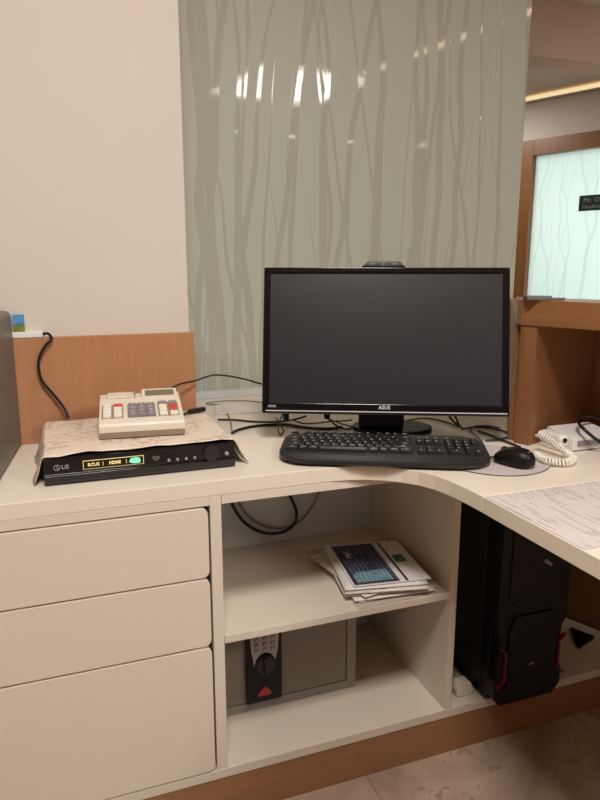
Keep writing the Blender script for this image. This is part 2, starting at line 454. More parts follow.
b_ = area('backlight', tuple(w0 + Matrix.Rotation(WA, 3, 'Z') @ Vector((0.5, 0.9, 1.3))), 1.6, 29, (0.91, 1.0, 0.97))
b_.rotation_euler = (R(-90), 0, WA)
world = bpy.data.worlds.new('world'); SC.world = world; world.use_nodes = True
world.node_tree.nodes['Background'].inputs[0].default_value = (0.9, 0.85, 0.8, 1); world.node_tree.nodes['Background'].inputs[1].default_value = 0.05

# ================================================================== built-in desk
TOP = 0.75
YF = 1.179
curve = [(0.437, 1.181), (0.50, 1.1805), (0.54, 1.176), (0.575, 1.166), (0.606, 1.150), (0.635, 1.125), (0.658, 1.098), (0.674, 1.065), (0.683, 1.024), (0.688, 0.975), (0.689, 0.93)]
wt = thing('worktop', 'cream laminate desk top curving round the inner corner', 'worktop', (0, 0, 0))
left_poly = [(-0.62, 1.181)] + curve[:] + [(1.398, 0.93), (1.222, 1.395), (1.548, 1.97), (1.548, 2.03), (0.306, 2.03), (0.306, 1.5985), (-0.62, 1.5985)]
MB().prism(left_poly, 0.72, TOP, 'z', bev=0.0012).build('corner_top', 'lam', wt, smooth=False)
MB().prism([(0.689, 0.2), (1.69, 0.2), (1.4, 0.9286), (0.689, 0.9286)], 0.72, TOP, 'z', bev=0.0012).build('wing_top', 'lam', wt, smooth=False)

base = thing('desk_base', 'white base board on a brown wooden plinth along the floor', 'plinth', (0, 0, 0))
MB().prism([(-0.62, YF), (1.468, YF), (1.300, 1.597), (-0.62, 1.597)], 0.0975, 0.119, 'z', bev=0.001).build('base_board', 'inner', base, smooth=False)
MB().box(-0.62, 1.455, YF + 0.002, YF + 0.020, 0.0, 0.097).build('plinth', 'plinth', base, label='brown wood grain kick board')

dc = thing('drawer_cabinet', 'white drawer cabinet with three handleless drawers at left of desk', 'cabinet', (0, 0, 0.1195))
bd = MB()
bd.box(0.253, 0.275, 1.180, 1.597, 0, 0.6000, bev=0.0008).box(-0.62, -0.60, 1.180, 1.597, 0, 0.6)
bd.box(-0.60, 0.253, 1.59, 1.597, 0, 0.6).box(-0.60, 0.253, 1.180, 1.20, 0.582, 0.6000, bev=0.0008)
bd.build('body', 'cab', dc)
for (z0, z1) in ((0.556, 0.6985), (0.409, 0.5525), (0.1225, 0.405)):
    p = rrect(-0.597, 0.2485, z0 - 0.1195, z1 - 0.1195, 0.014, 6)
    MB().prism(p, 1.177, 1.196, 'y', bev=0.0015).build('drawer', 'cab', dc)

su = thing('shelf_unit', 'open white shelf bay with one shelf in the middle of desk', 'shelf', (0, 0, 0.1195))
MB().box(0.8015, 0.8195, 1.180, 1.597, 0, 0.6, bev=0.0008).build('side_panel', 'inner', su)
MB().box(0.276, 0.801, 1.181, 1.588, 0.2855, 0.3015, bev=0.0008).build('shelf', 'inner', su)
MB().box(0.276, 0.801, 1.589, 1.597, 0, 0.6).build('back_panel', 'backb', su, label='back board with cool light painted into its colour')
MB().box(0.276, 0.801, 1.181, 1.20, 0.582, 0.6000, bev=0.0008).build('rail', 'cab', su)

# raised reception counter on the outer side of the right wing
pc0 = Vector((0.98, 1.196, 0)); CA = WA
rc = thing('reception_counter', 'brown wooden reception counter with raised ledge at right', 'counter', pc0, CA)
RI = Matrix.Rotation(-CA, 3, 'Z')
def loc2(x, y): v = RI @ (Vector((x, y, 0)) - pc0); return (v.x, v.y)
MB().box(-0.018, 0.022, 0.0, 0.298, 0.7505, 1.0205, bev=0.0012).build('end_panel', 'oak', rc)
MB().prism([(-0.018, -0.004), (1.3, -0.004), (1.3, 0.125), (-0.105, 0.125), (-0.035, 0.012)], 1.021, 1.077, 'z', bev=0.002).build('ledge', 'oakh', rc)
MB().prism([(-0.105, 0.1255), (1.3, 0.1255), (1.3, 0.325), (-0.10, 0.325), (-0.47, 0.83), (-0.515, 0.80)], 1.021, 1.037, 'z', bev=0.001).build('hidden_light_cover', 'oakh', rc)  # unseen lowered ledge back, added to keep light out of the recess
MB().box(-0.12, 1.3, 0.3, 0.324, 0.7505, 1.0205).build('back_panel', 'oak', rc)
MB().box(-0.42, 1.3, 0.455, 0.475, 0.0, 0.7195).build('lower_panel', 'oak', rc)
a_, b2, = Vector(loc2(0.984, 1.232)), Vector(loc2(1.543, 1.972))
nn = Vector((-(b2 - a_).y, (b2 - a_).x)).normalized() * 0.009
MB().prism([tuple(a_ - nn), tuple(b2 - nn), tuple(b2 + nn), tuple(a_ + nn)], 0.7505, 1.0205, 'z', bev=0.001).build('side_panel', 'oak', rc)

fit = tag(MB().prism([(0, 0), (0.055, 0), (0.055, 0.022), (0.04, 0.03), (0.0, 0.03)], 0.0, 0.009, 'z', bev=0.002).prism([(0.05, 0.004), (0.085, 0.006), (0.085, 0.014), (0.05, 0.016)], 0.0, 0.005, 'z').build('stapler', 'grey'), 'small flat grey item lying on the wooden ledge by the window frame', 'stapler')
fit.location = D(527, 300.3, 1.0775); fit.rotation_euler = (0, 0, -YAW)

# ================================================================== left of the desk
gm = thing('machine', 'dark grey machine casing standing at the far left edge of desk', 'machine', (-0.0905, 1.562, TOP), R(-6))
p = rrect(-0.40, 0.0, 0.004, 0.305, 0.012, 4)
MB().prism(p, -0.42, 0.012, 'y', bev=0.003).build('casing', 'grey', gm)
for (x, y) in ((-0.36, -0.38), (-0.04, -0.38), (-0.36, -0.03), (-0.04, -0.03)):
    MB().cyl((x, y, 0.0005), (x, y, 0.006), 0.012, n=14).build('foot', 'black', gm)

ad = thing('power_adapter', 'flat white adapter lying on top of the wooden panel', 'adapter', (-0.06, 1.5875, 0.9935))
MB().box(-0.075, 0.032, -0.006, 0.012, 0, 0.0135, bev=0.002).build('body', 'white', ad)
pts = [Vector((0.031, 0.002, 0.0068)), Vector((0.044, -0.004, 0.0075)), Vector((0.05, -0.012, -0.004))]
for (px, py, y) in ((46, 345, 1.572), (40, 356, 1.574), (38.5, 368, 1.574), (43, 382, 1.572), (55, 396, 1.57), (64, 408, 1.566), (69, 418, 1.558)):
    pts.append(V(px, py, y) - Vector((-0.06, 1.5875, 0.9935)))
MB().tube(pts, 0.0032).build('cord', 'cable', ad, label='black cord')
ft = thing('figurine', 'tiny blue and green souvenir block on the white adapter', 'souvenir', (-0.0755, 1.5875, 1.0073))
MB().box(-0.012, 0.012, -0.004, 0.004, 0.016, 0.038, bev=0.001).build('top_block', 'toyb', ft)
MB().box(-0.012, 0.012, -0.0045, 0.0045, 0, 0.0155, bev=0.001).build('bottom_block', 'toyg', ft)

# ---- DVD player under its cover
dv = thing('dvd_player', 'black disc player lying on desk under a patterned cover', 'disc player', (0.1425, 1.252, TOP))
MB().box(-0.178, 0.178, 0.012, 0.27, 0.004, 0.050, bev=0.002).build('casing', 'black', dv)
fp = MB()
prof = [(0.0115, 0.002), (0.004, 0.002), (0.0, 0.006), (0.0, 0.0185), (0.004, 0.021), (0.004, 0.050), (0.0115, 0.0525)]
fp.prism(prof, -0.181, 0.181, 'x', bev=0.0006)
fp.build('front_panel', 'blackg', dv)
MB().box(-0.1795, 0.1795, -0.0012, -0.0001, 0.0065, 0.018).build('lower_lip', 'black2', dv)
lg = MB()
lg.ring((-0.158, 0.0035, 0.034), 0.0058, 0.0012, 'y', 0.0006).box(-0.1585, -0.1573, 0.0028, 0.0035, 0.031, 0.037).box(-0.1573, -0.1545, 0.0028, 0.0035, 0.031, 0.0322)
lg.text('LG', 0.0105, T(-0.1435, 0.0034, 0.034) @ FRONT, bold=0.0003)
lg.build('logo', 'dim_ink', dv); lg = MB()
lg.text('DVD', 0.0065, T(0.0235, 0.0034, 0.035) @ FRONT); lg.text('VIDEO', 0.0028, T(0.0235, 0.0034, 0.0305) @ FRONT)
lg.build('lettering', 'dim_ink', dv)
MB().box(-0.112, 0.0, 0.0030, 0.0039, 0.0255, 0.0425, m=0).box(-0.1108, -0.0012, 0.0024, 0.0031, 0.0267, 0.0413, m=1).build('display_window', ['disp', 'dispdark'], dv)
ds = MB(); ds.text('RCUS', 0.0085, T(-0.093, 0.0022, 0.034) @ FRONT, m=0, bold=0.0003); ds.text('HDMI', 0.0085, T(-0.054, 0.0022, 0.034) @ FRONT, m=0, bold=0.0004)
ds.box(-0.0765, -0.0755, 0.0018, 0.0023, 0.030, 0.038, m=0).box(-0.0335, -0.0325, 0.0018, 0.0023, 0.030, 0.038, m=0)
ds.prism([(-0.028, 0.033), (-0.024, 0.030), (-0.017, 0.0285), (-0.009, 0.0285), (-0.006, 0.032), (-0.008, 0.0385), (-0.015, 0.040), (-0.024, 0.0392)], 0.0017, 0.0023, 'y', m=1)
ds.build('display_marks', ['disp', 'dispg'], dv, label='lit gold and green marks')
MB().cyl((0.132, 0.004, 0.034), (0.132, -0.004, 0.034), 0.0165, 0.0155, n=32).build('jog_dial', 'black2', dv)
for x in (0.048, 0.065, 0.082, 0.099):
    bt = MB().cyl((x, 0.004, 0.0275), (x, 0.0015, 0.0275), 0.0028, n=14).build('button', 'dim_ink', dv)
MB().cyl((0.164, 0.004, 0.030), (0.164, 0.001, 0.030), 0.004, n=18).build('button', 'dim_ink', dv)

# ---- cover
def cover():
    mb = MB(); t = bmesh.new()
    rnd = random.Random(3)
    ny = 22
    prof = [(-0.199, 0.0025), (-0.190, 0.025), (-0.1835, 0.0505), (-0.1785, 0.0550)]
    prof += [(-0.178 + 0.356 * k / 14, 0.0556) for k in range(1, 14)]
    prof += [(0.1785, 0.0550), (0.1835, 0.0505), (0.197, 0.025), (0.211, 0.0025)]
    rows = []
    for j in range(ny + 1):
        v = j / ny; row = []
        for i, (x, z) in enumerate(prof):
            u = i / (len(prof) - 1)
            y = 0.006 + v * 0.298
            if j == 0: y += 0.0035 * math.sin(u * 21) + 0.003 * math.sin(u * 47 + 1)
            zz = z
            if 3 <= i <= len(prof) - 4: zz += 0.0006 * math.sin(u * 31 + v * 9) + 0.0004 * rnd.random() + (0.0022 * max(0, 1 - v * 9) * (0.6 + math.sin(u * 26)))
            if z < 0.05: x += 0.004 * math.sin(v * 12 + u * 3) * (1 if x > 0 else -1) * (1 - z / 0.05)
            row.append(t.verts.new((x, y, zz)))
        rows.append(row)
    for j in range(ny):
        for i in range(len(prof) - 1):
            t.faces.new((rows[j][i], rows[j][i + 1], rows[j + 1][i + 1], rows[j + 1][i]))
    bmesh.ops.recalc_face_normals(t, faces=t.faces)
    mb.add(t)
    return mb
cvr = cover().build('dust_cover', 'cover'); cvr.location = (0.1425, 1.252, TOP)
sm = cvr.modifiers.new('thick', 'SOLIDIFY'); sm.thickness = 0.0006; sm.offset = 1
tag(cvr, 'cream sheet with brown floral marks draped over the disc player', 'cover')

# ---- adding machine
cz = TOP + 0.0585
am = thing('adding_machine', 'ivory printing calculator standing on the covered disc player', 'calculator', (0.152, 1.332, cz), R(-5.5))
aw = 0.0845
MB().prism([(0.003, 0.0), (0.18, 0.0), (0.183, 0.012), (0.0, 0.012)], -aw, aw, 'x', bev=0.0012).build('base', 'ivory2', am, label='taupe base')
MB().prism([(0.0, 0.0122), (0.184, 0.0122), (0.182, 0.056), (0.166, 0.060), (0.132, 0.057), (0.004, 0.031), (0.0, 0.026)], -aw - 0.001, aw + 0.001, 'x', bev=0.002).build('body', 'ivory', am)
sl = math.atan2(0.026, 0.128)
def on_top(y): return 0.031 + (y - 0.004) * 0.026 / 0.128
def facing(x, y, dz=0.0): return T(x, y, on_top(y) + dz) @ Matrix.Rotation(sl, 4, 'X')
MB().box(-0.070, -0.012, -0.020, 0.018, 0.0, 0.006, bev=0.002, Mx=T(0, 0.148, 0.0575) @ Matrix.Rotation(0.06, 4, 'X')).build('paper_cover', 'ivory', am)
MB().box(-0.013, -0.010, -0.018, 0.016, 0.0, 0.010, bev=0.0008, Mx=T(0, 0.148, 0.0575)).build('paper_cutter', 'ivory2', am)
MB().box(0.004, 0.080, -0.018, 0.020, -0.004, 0.004, bev=0.0015, Mx=T(0, 0.145, 0.0600) @ Matrix.Rotation(0.32, 4, 'X')).build('display_hood', 'ivory', am)
MB().box(0.011, 0.074, -0.013, 0.012, 0.0042, 0.0048, Mx=T(0, 0.145, 0.0600) @ Matrix.Rotation(0.32, 4, 'X')).build('display', 'lcd', am)
for (a, b, c, d) in ((-0.080, -0.0365, 0.0265, 0.096), (-0.028, 0.0295, 0.0265, 0.096), (0.0345, 0.0775, 0.0265, 0.099)):
    MB().box(a, b, -(d - c) / 2, (d - c) / 2, 0.0, 0.0009, bev=0.0003, Mx=facing(0, (c + d) / 2, 0.0001)).build('key_surround', 'ivory2', am)
def ckey(x, y, w, d, mat, s):
    mb = MB().box(-w / 2, w / 2, -d / 2, d / 2, -0.001, 0.0055, bev=0.0012, Mx=facing(x, y))
    if s: mb.text(s, 0.0085, facing(x, y, 0.0058), m=1)
    mb.build('key', [mat, 'ivory2' if mat != 'kgrey' else 'white_ink'], am)
for c_, x in enumerate((-0.0690, -0.0475)):
    for r_ in range(4):
        ckey(x, 0.036 + r_ * 0.0165, 0.0165, 0.0145, 'kred' if (c_ == 1 and r_ == 3) else 'kwhite', '')
dg = ['1', '2', '3', '4', '5', '6', '7', '8', '9']
for r_ in range(4):
    for c_ in range(3):
        s = ['0', '.', '='][c_] if r_ == 0 else dg[(r_ - 1) * 3 + c_]
        ckey(-0.0175 + c_ * 0.0185, 0.036 + r_ * 0.0165, 0.0165, 0.0145, 'kgrey', s)
for c_, x in enumerate((0.045, 0.067)):
    for r_ in range(4):
        mt = 'kwhite' if c_ == 0 else ('kred' if r_ in (1, 2) else 'kwhite')
        if r_ == 3: mt = 'kgrey'
        ckey(x, 0.036 + r_ * 0.0175, 0.0165, 0.0155, mt, ['+', '-', 'x', ''][r_] if c_ else '')

# ================================================================== monitor
mx, my, mz = 0.680, 1.293, 0.821
mo = thing('monitor', 'black widescreen monitor standing on desk behind the keyboard', 'monitor', (mx, my, TOP), R(-24.1))
TI = T(0, 0, mz - TOP) @ Matrix.Rotation(-R(12.85), 4, 'X')
W2, HH = 0.2775, 0.335
hb = MB().box(-W2, W2, 0.0, 0.022, 0, HH, bev=0.004, Mx=TI).box(-W2 + 0.05, W2 - 0.05, 0.022, 0.045, 0.04, HH - 0.05, bev=0.012, Mx=TI)
hb.build('housing', 'blackg', mo)
bz = MB()
for (x0, x1, z0, z1) in ((-W2 + 0.002, W2 - 0.002, HH - 0.015, HH - 0.002), (-W2 + 0.002, -W2 + 0.017, 0.016, HH - 0.015), (W2 - 0.017, W2 - 0.002, 0.016, HH - 0.015), (-W2 + 0.002, W2 - 0.002, 0.002, 0.024)):
    bz.box(x0, x1, -0.005, 0.0, z0, z1, bev=0.0015, Mx=TI)
bz.build('bezel', 'blackg', mo)
MB().box(-W2 + 0.017, W2 - 0.017, -0.0012, -0.0002, 0.0245, HH - 0.0155, Mx=TI).build('screen', 'screen', mo)
MB().box(-W2 + 0.010, W2 - 0.006, -0.0062, -0.0052, 0.0055, 0.0080, Mx=TI).build('silver_line', 'silver', mo, label='thin silver line')
tx = MB()
tx.text('ASUS', 0.0115, TI @ T(0.0, -0.0056, 0.0165) @ FRONT @ Matrix.Shear('XY', 4, (0.0, 0.0)), bold=0.0002)
tx.build('logo_lettering', 'white_ink', mo); tx = MB(); tx.text('HDMI', 0.0075, TI @ T(-W2 + 0.024, -0.0056, 0.0165) @ FRONT)
tx.build('lettering', 'white_ink', mo)
MB().prism([(-0.049, 0.0), (0.051, 0.0), (0.036, 0.0125), (-0.034, 0.0125)], -0.004, 0.016, 'y', bev=0.002, Mx=TI @ T(-0.006, 0, HH)).build('webcam', 'black2', mo)
wc = MB().ring((-0.006, -0.0042, HH + 0.006), 0.0035, 0.001, 'y', 0.0008, Mx=TI)
for x in (-0.030, 0.020): wc.box(x - 0.006, x + 0.006, -0.0052, -0.004, HH + 0.0052, HH + 0.0066, Mx=TI)
wc.build('webcam_lens', 'dim_ink', mo)
MB().box(-0.054, 0.056, 0.112, 0.136, 0.0115, 0.22, bev=0.006).box(-0.045, 0.045, 0.075, 0.115, 0.12, 0.20, bev=0.006).build('neck', 'black', mo)
el = [(0.03 + 0.098 * math.cos(k * 2 * math.pi / 40), 0.150 + 0.070 * math.sin(k * 2 * math.pi / 40)) for k in range(40)]
MB().prism(el, 0.0005, 0.011, 'z', bev=0.002).build('stand_base', 'black', mo)

# ================================================================== keyboard
kb = thing('keyboard', 'black keyboard with rounded ends lying on desk before the monitor', 'keyboard', (0.640, 1.218, TOP + 0.0035), R(-26.4))
def kb_outline(grow=0.0):
    pts = []
    L, Dn, rr = 0.219 + grow, 0.096 + grow, 0.062
    for (cx, cy, a0) in ((-L + rr, -Dn + rr, 180), (L - rr, -Dn + rr, 270), (L - rr * 0.8, Dn - rr * 0.8, 0), (-L + rr * 0.8, Dn - rr * 0.8, 90)):
        q = rr if cy < 0 else rr * 0.8
        for k in range(9):
            a = R(a0 + 90 * k / 8); x, y = cx + q * math.cos(a), cy + q * math.sin(a)
            if y > 0: y += 0.006 * (1 - (x / L) ** 2)
            pts.append((x, y))
    return pts
def kz(y): return 0.0115 + (y + 0.09) * 0.052
o0 = kb_outline(); i0 = kb_outline(-0.006)
MB().loft([[(x, y, 0.0) for x, y in i0], [(x, y, 0.004) for x, y in o0], [(x, y, kz(y) - 0.002) for x, y in o0], [(x, y, kz(y) + 0.0005) for x, y in i0]]).build('case', 'black2', kb)
for (x, y) in ((-0.19, -0.06), (0.19, -0.06), (-0.19, 0.06), (0.15, 0.07)):
    MB().box(x - 0.012, x + 0.012, y - 0.005, y + 0.005, -0.0031, 0.0, bev=0.0005).build('foot', 'black', kb)
ks = math.atan(0.052); P_ = 0.0186
def key(x, y, w, s='', d=0.0172):
    Mx = T(x, y, kz(y)) @ Matrix.Rotation(ks, 4, 'X')
    t = bmesh.new()
    a, b = (w - 0.0012) / 2, d / 2
    lo = [(-a, -b, 0), (a, -b, 0), (a, b, 0), (-a, b, 0)]; hi = [(-a + 0.0022, -b + 0.0018, 0.0075), (a - 0.0022, -b + 0.0018, 0.0075), (a - 0.0022, b - 0.003, 0.0082), (-a + 0.0022, b - 0.003, 0.0082)]
    mb = MB().loft([lo, hi], Mx=Mx)
    if s: mb.text(s, 0.0062 if len(s) == 1 else 0.0042, Mx @ T(-a * 0.0 - (0.0025 if w < 0.02 else 0), 0.0015, 0.0083), m=1, depth=0.0001, bold=0.00015)
    mb.build('key', ['keyb', 'white_ink'], kb)
x0 = -0.2065
yr = [0.073, 0.0485, 0.028, 0.0075, -0.013, -0.0335]
n_key = 0
def rowkeys(r, x, items):
    for it in items:
        s, w = it if isinstance(it, tuple) else (it, 1.0)
        if s is not None: key(x + w * P_ / 2, yr[r], w * P_, s, 0.0192 if r else 0.013)
        x += w * P_
rowkeys(0, x0, ['Esc', (None, .6), 'F1', 'F2', 'F3', 'F4', (None, .35), 'F5', 'F6', 'F7', 'F8', (None, .35), 'F9', 'F10', 'F11', 'F12'])
rowkeys(1, x0, list('`1234567890-=') + [('Back', 1.6)])
rowkeys(2, x0, [('Tab', 1.4)] + list('QWERTYUIOP[]') + [('\\', 1.2)])
rowkeys(3, x0, [('Caps', 1.7)] + list("ASDFGHJKL;'") + [('Enter', 1.9)])
rowkeys(4, x0, [('Shift', 2.1)] + list('ZXCVBNM,./') + [('Shift', 2.5)])
rowkeys(5, x0, [('Ctrl', 1.5), ('Win', 1.1), ('Alt', 1.2), ('', 5.6), ('Alt', 1.2), ('Win', 1.1), ('Menu', 1.2), ('Ctrl', 1.5)])
nx = x0 + 14.9 * P_
rowkeys(1, nx, ['Ins', 'Hm', 'PU']); rowkeys(2, nx, ['Del', 'End', 'PD']); rowkeys(4, nx, [(None, 1), '^']); rowkeys(5, nx, ['<', 'v', '>'])
px_ = nx + 3.3 * P_
rowkeys(1, px_, ['Nm', '/', '*', '-']); rowkeys(2, px_, list('789+')); rowkeys(3, px_, list('456')); rowkeys(4, px_, list('123')); rowkeys(5, px_, [('0', 2.0), '.', 'En'])

# ================================================================== mouse and mat
mp = thing('mouse_mat', 'round pale grey mouse mat lying on desk under the mouse', 'mouse mat', (0.846, 1.112, TOP + 0.0003))
ci = [(0.112 * math.cos(k * 2 * math.pi / 64), 0.112 * math.sin(k * 2 * math.pi / 64)) for k in range(64)]
MB().prism(ci, 0.0, 0.0012, 'z').build('rubber_base', 'black', mp)
ci2 = [(x * 0.992, y * 0.992) for x, y in ci]
MB().prism(ci2, 0.00122, 0.0022, 'z').build('fabric_top', 'pad', mp)
ms = thing('mouse', 'black computer mouse standing on the round grey mat', 'mouse', (0.858, 1.062, TOP + 0.0030), math.atan2(0.94, -0.35) - R(90))
def mouse():
    rings = []; n = 28
    for (h, s, dy) in ((0.0, 0.90, 0), (0.006, 1.0, 0), (0.014, 0.99, -0.0005), (0.022, 0.93, -0.002), (0.029, 0.80, -0.004), (0.0345, 0.58, -0.007), (0.037, 0.30, -0.010), (0.0378, 0.05, -0.011)):
        r = []
        for k in range(n):
            a = 2 * math.pi * k / n
            x = 0.027 * s * math.copysign(abs(math.cos(a)) ** 0.8, math.cos(a)); y = 0.044 * s * math.copysign(abs(math.sin(a)) ** 0.85, math.sin(a)) + dy
            w = 1 - 0.14 * max(0, 1 - abs(y - 0.005) / 0.03) * (1 if h < 0.02 else 0.4)
            drop = max(0, y) * 0.10 if h > 0.02 else 0
            r.append((x * w, y, h - drop))
        rings.append(r)
    return MB().loft(rings)
mo_b = mouse().build('shell', 'black', ms)
sub = mo_b.modifiers.new('smooth', 'SUBSURF'); sub.levels = 1; sub.render_levels = 1
MB().cyl((-0.003, 0.022, 0.0255), (0.003, 0.022, 0.0255), 0.0080, n=20).build('scroll_wheel', 'black2', ms)
MB().ring((0.0, -0.0300, 0.0340), 0.0045, 0.0012, 'z', 0.001, Mx=None).build('badge', 'dim_ink', ms)
pp = [Vector((-0.0, 0.046, 0.006)), Vector((0.0, 0.058, 0.005))]
mi = Matrix.Rotation(-ms.rotation_euler.z, 3, 'Z')
for (a, b, z) in ((483, 444, 0.7545), (477, 436, 0.7545), (470, 431, 0.7545), (474, 426.5, 0.7545), (488, 426, 0.7545), (500, 428, 0.7545)):
    pp.append(mi @ (D(a, b, z) - ms.location))
MB().tube(pp, 0.0019).build('cord', 'cable', ms)

# ================================================================== telephone
ph = thing('telephone', 'white desk telephone with coiled cord in the counter recess', 'telephone', (1.045, 1.10, TOP))
MB().prism([(0.0, 0.002), (0.086, 0.002), (0.086, 0.038), (0.078, 0.042), (0.018, 0.034), (0.0, 0.030)], -0.002, 0.115, 'x', bev=0.003).build('body', 'white', ph)
MB().box(0.010, 0.100, -0.0035, 0.001, 0.013, 0.024, bev=0.0008).build('front_slot', 'kgrey', ph, label='grey slot')
MB().box(-0.030, -0.003, 0.010, 0.076, 0.018, 0.037, bev=0.007, seg=3).box(-0.030, -0.003, 0.010, 0.032, 0.010, 0.022, bev=0.005).box(-0.030, -0.003, 0.054, 0.076, 0.010, 0.022, bev=0.005).build('handset', 'white', ph)
MB().box(-0.028, -0.003, 0.012, 0.074, 0.0008, 0.0095, bev=0.002).build('cradle', 'ivory', ph)
MB().cyl((-0.0165, 0.0105, 0.026), (-0.0165, 0.0075, 0.026), 0.005, n=18).build('socket', 'black', ph)
for (x, y) in ((0.012, 0.012), (0.10, 0.012), (0.012, 0.074), (0.10, 0.074)):
    MB().cyl((x, y, 0.0004), (x, y, 0.003), 0.006, n=12).build('foot', 'black', ph)
path = [D(538, 433, 0.795), D(548, 439, 0.786), D(560, 448, 0.772), D(570, 455, 0.762), D(572.5, 459.5, 0.7605), D(566, 462.5, 0.760), D(556, 462, 0.760), D(546, 460, 0.760), D(536, 455, 0.760)]
path = [p_ - Vector((1.045, 1.10, TOP)) for p_ in path]
def spline(P, sub=40):
    Q = []
    for i in range(len(P) - 1):
        p0 = P[i - 1] if i else P[0] * 2 - P[1]; p1, p2 = P[i], P[i + 1]; p3 = P[i + 2] if i + 2 < len(P) else P[-1] * 2 - P[-2]
        for j in range(sub):
            u = j / sub
            Q.append(0.5 * ((2 * p1) + (p2 - p0) * u + (2 * p0 - 5 * p1 + 4 * p2 - p3) * u * u + (3 * p1 - p0 - 3 * p2 + p3) * u ** 3))
    Q.append(P[-1]); return Q
Q = spline(path); L = 0; coil = []; nrm = None
for i, q in enumerate(Q):
    tg = (Q[min(i + 1, len(Q) - 1)] - Q[max(i - 1, 0)]).normalized()
    nrm = tg.orthogonal().normalized() if nrm is None else (nrm - tg * nrm.dot(tg)).normalized()
    if i: L += (q - Q[i - 1]).length
    a = L / 0.0058 * 2 * math.pi
    coil.append(q + (nrm * math.cos(a) + tg.cross(nrm) * math.sin(a)) * 0.0066)
MB().tube(coil, 0.0024, n=6, raw=True).build('coiled_cord', 'cord', ph)

pts = [V(614, 421, 1.17), V(598, 417.5, 1.16), V(586, 415.5, 1.15), V(579, 418, 1.13), V(579.5, 424, 1.11), V(586, 431, 1.085), V(597, 440, 1.075), V(614, 450, 1.06)]
tag(MB().tube(pts, 0.0036).build('cable', 'cable'), 'thick black cable looping over the white telephone at right', 'cable')

# ================================================================== paper form on the wing
fo = tag(MB().box(0, 0.32, 0, 0.236, 0, 0.0009).build('paper_form', 'form', smooth=False), 'large white printed form lying on the right wing of the desk', 'paper')
fo.location = (0.692, 0.689, TOP + 0.0004)

# ================================================================== papers on the shelf
SZ = 0.4212
fd = tag(MB().box(-0.112, 0.112, -0.158, 0.158, 0, 0.0012).build('plastic_folder', 'folder', smooth=False), 'thin clear plastic folder under the papers on the shelf', 'folder')
fd.location = (0.684, 1.342, SZ + 0.0004); fd.rotation_euler = (0, 0, R(1.0))
z = SZ + 0.0022
names = ['lowest white sheet, lying straight on the plastic folder on the shelf', 'white printed sheet in paper stack, second above the plastic folder',
         'white printed sheet in paper stack, third above the plastic folder', 'white printed sheet in paper stack, turned most to the left',
         'white printed sheet in paper stack, second below the navy leaflet', 'white sheet directly under the navy leaflet on the shelf']
for i, (dx, dy, a) in enumerate(((0.0, 0.005, 2), (0.004, -0.006, -5), (-0.003, 0.006, -9), (-0.008, 0.012, 10), (0.002, -0.008, -13), (0.0, 0.002, -11))):
    mb = MB(); t = bmesh.new()
    W_, L_ = 0.096, 0.122
    g_ = [[t.verts.new((-W_ + 2 * W_ * u / 8, -L_ + 2 * L_ * v / 8, 0.0010 * math.sin(u * 0.8 + i) * (v / 8) + 0.0008 * math.cos(v * 0.9 + i))) for u in range(9)] for v in range(9)]
    for v in range(8):
        for u in range(8): t.faces.new((g_[v][u], g_[v][u + 1], g_[v + 1][u + 1], g_[v + 1][u]))
    mb.add(t); o = mb.build('paper_sheet', 'sheet' if i in (3, 4) else 'paper')
    so = o.modifiers.new('thick', 'SOLIDIFY'); so.thickness = 0.0016; so.offset = 0
    o.location = (0.676 + dx, 1.322 + dy, z + 0.0018); o.rotation_euler = (0, 0, R(a)); z += 0.0048
    tag(o, names[i], 'paper', 'white sheets stacked on the shelf')
lf = thing('leaflet', 'folded navy and white leaflet on top of the paper stack', 'leaflet', (0.684, 1.318, z + 0.0006), R(-8))
MB().box(-0.090, 0.092, -0.108, 0.108, 0, 0.002, bev=0.0004).build('sheet', 'paper', lf)
MB().box(-0.086, 0.020, -0.104, 0.104, 0.0021, 0.0026).build('cover_panel', 'navytext', lf, label='navy panel with small print')
MB().prism([(-0.078, -0.094), (0.008, -0.094), (0.008, -0.040), (-0.066, -0.046), (-0.078, -0.060)], 0.0027, 0.0030, 'z').build('picture', 'teal', lf, label='pale blue panel')
ti = MB(); ti.text('MyC', 0.022, T(-0.058, 0.052, 0.0030) @ Matrix.Rotation(R(90), 4, 'Z')); ti.build('lettering', 'white_ink', lf)
MB().box(0.034, 0.040, -0.106, 0.106, 0.0021, 0.0026).build('fold_stripe', 'navy', lf)
MB().box(0.046, 0.072, -0.012, 0.026, 0.0021, 0.0026).build('stamp', 'green', lf, label='green square')

# ================================================================== safe
sf = thing('safe', 'grey digital safe in the lower bay of the shelf unit', 'safe', (0.463, 1.337, 0.1195))
MB().box(-0.178, 0.178, 0.006, 0.246, 0.0, 0.236, bev=0.002).build('body', 'safe', sf)
fr = MB().box(-0.178, 0.178, -0.002, 0.006, 0.0, 0.022, bev=0.001).box(-0.178, 0.178, -0.002, 0.006, 0.216, 0.236, bev=0.001).box(0.154, 0.178, -0.002, 0.006, 0.022, 0.216, bev=0.001).box(-0.178, -0.158, -0.002, 0.006, 0.022, 0.216, bev=0.001)
fr.build('front_frame', 'safe', sf)
MB().box(-0.155, 0.151, -0.003, 0.0055, 0.025, 0.213, bev=0.0015).build('door', 'safed', sf)
pn = MB().box(-0.105, -0.019, -0.014, -0.003, 0.026, 0.212, bev=0.002).build('lock_panel', 'black', sf)
kp = [(-0.097, 0.205), (-0.027, 0.205), (-0.029, 0.160), (-0.035, 0.132), (-0.0385, 0.138), (-0.047, 0.150), (-0.0605, 0.155), (-0.074, 0.150), (-0.0825, 0.138), (-0.087, 0.122), (-0.093, 0.160)]
MB().prism(kp, -0.0165, -0.014, 'y', bev=0.0004).build('keypad', 'keypad', pn, label='silver keypad plate')
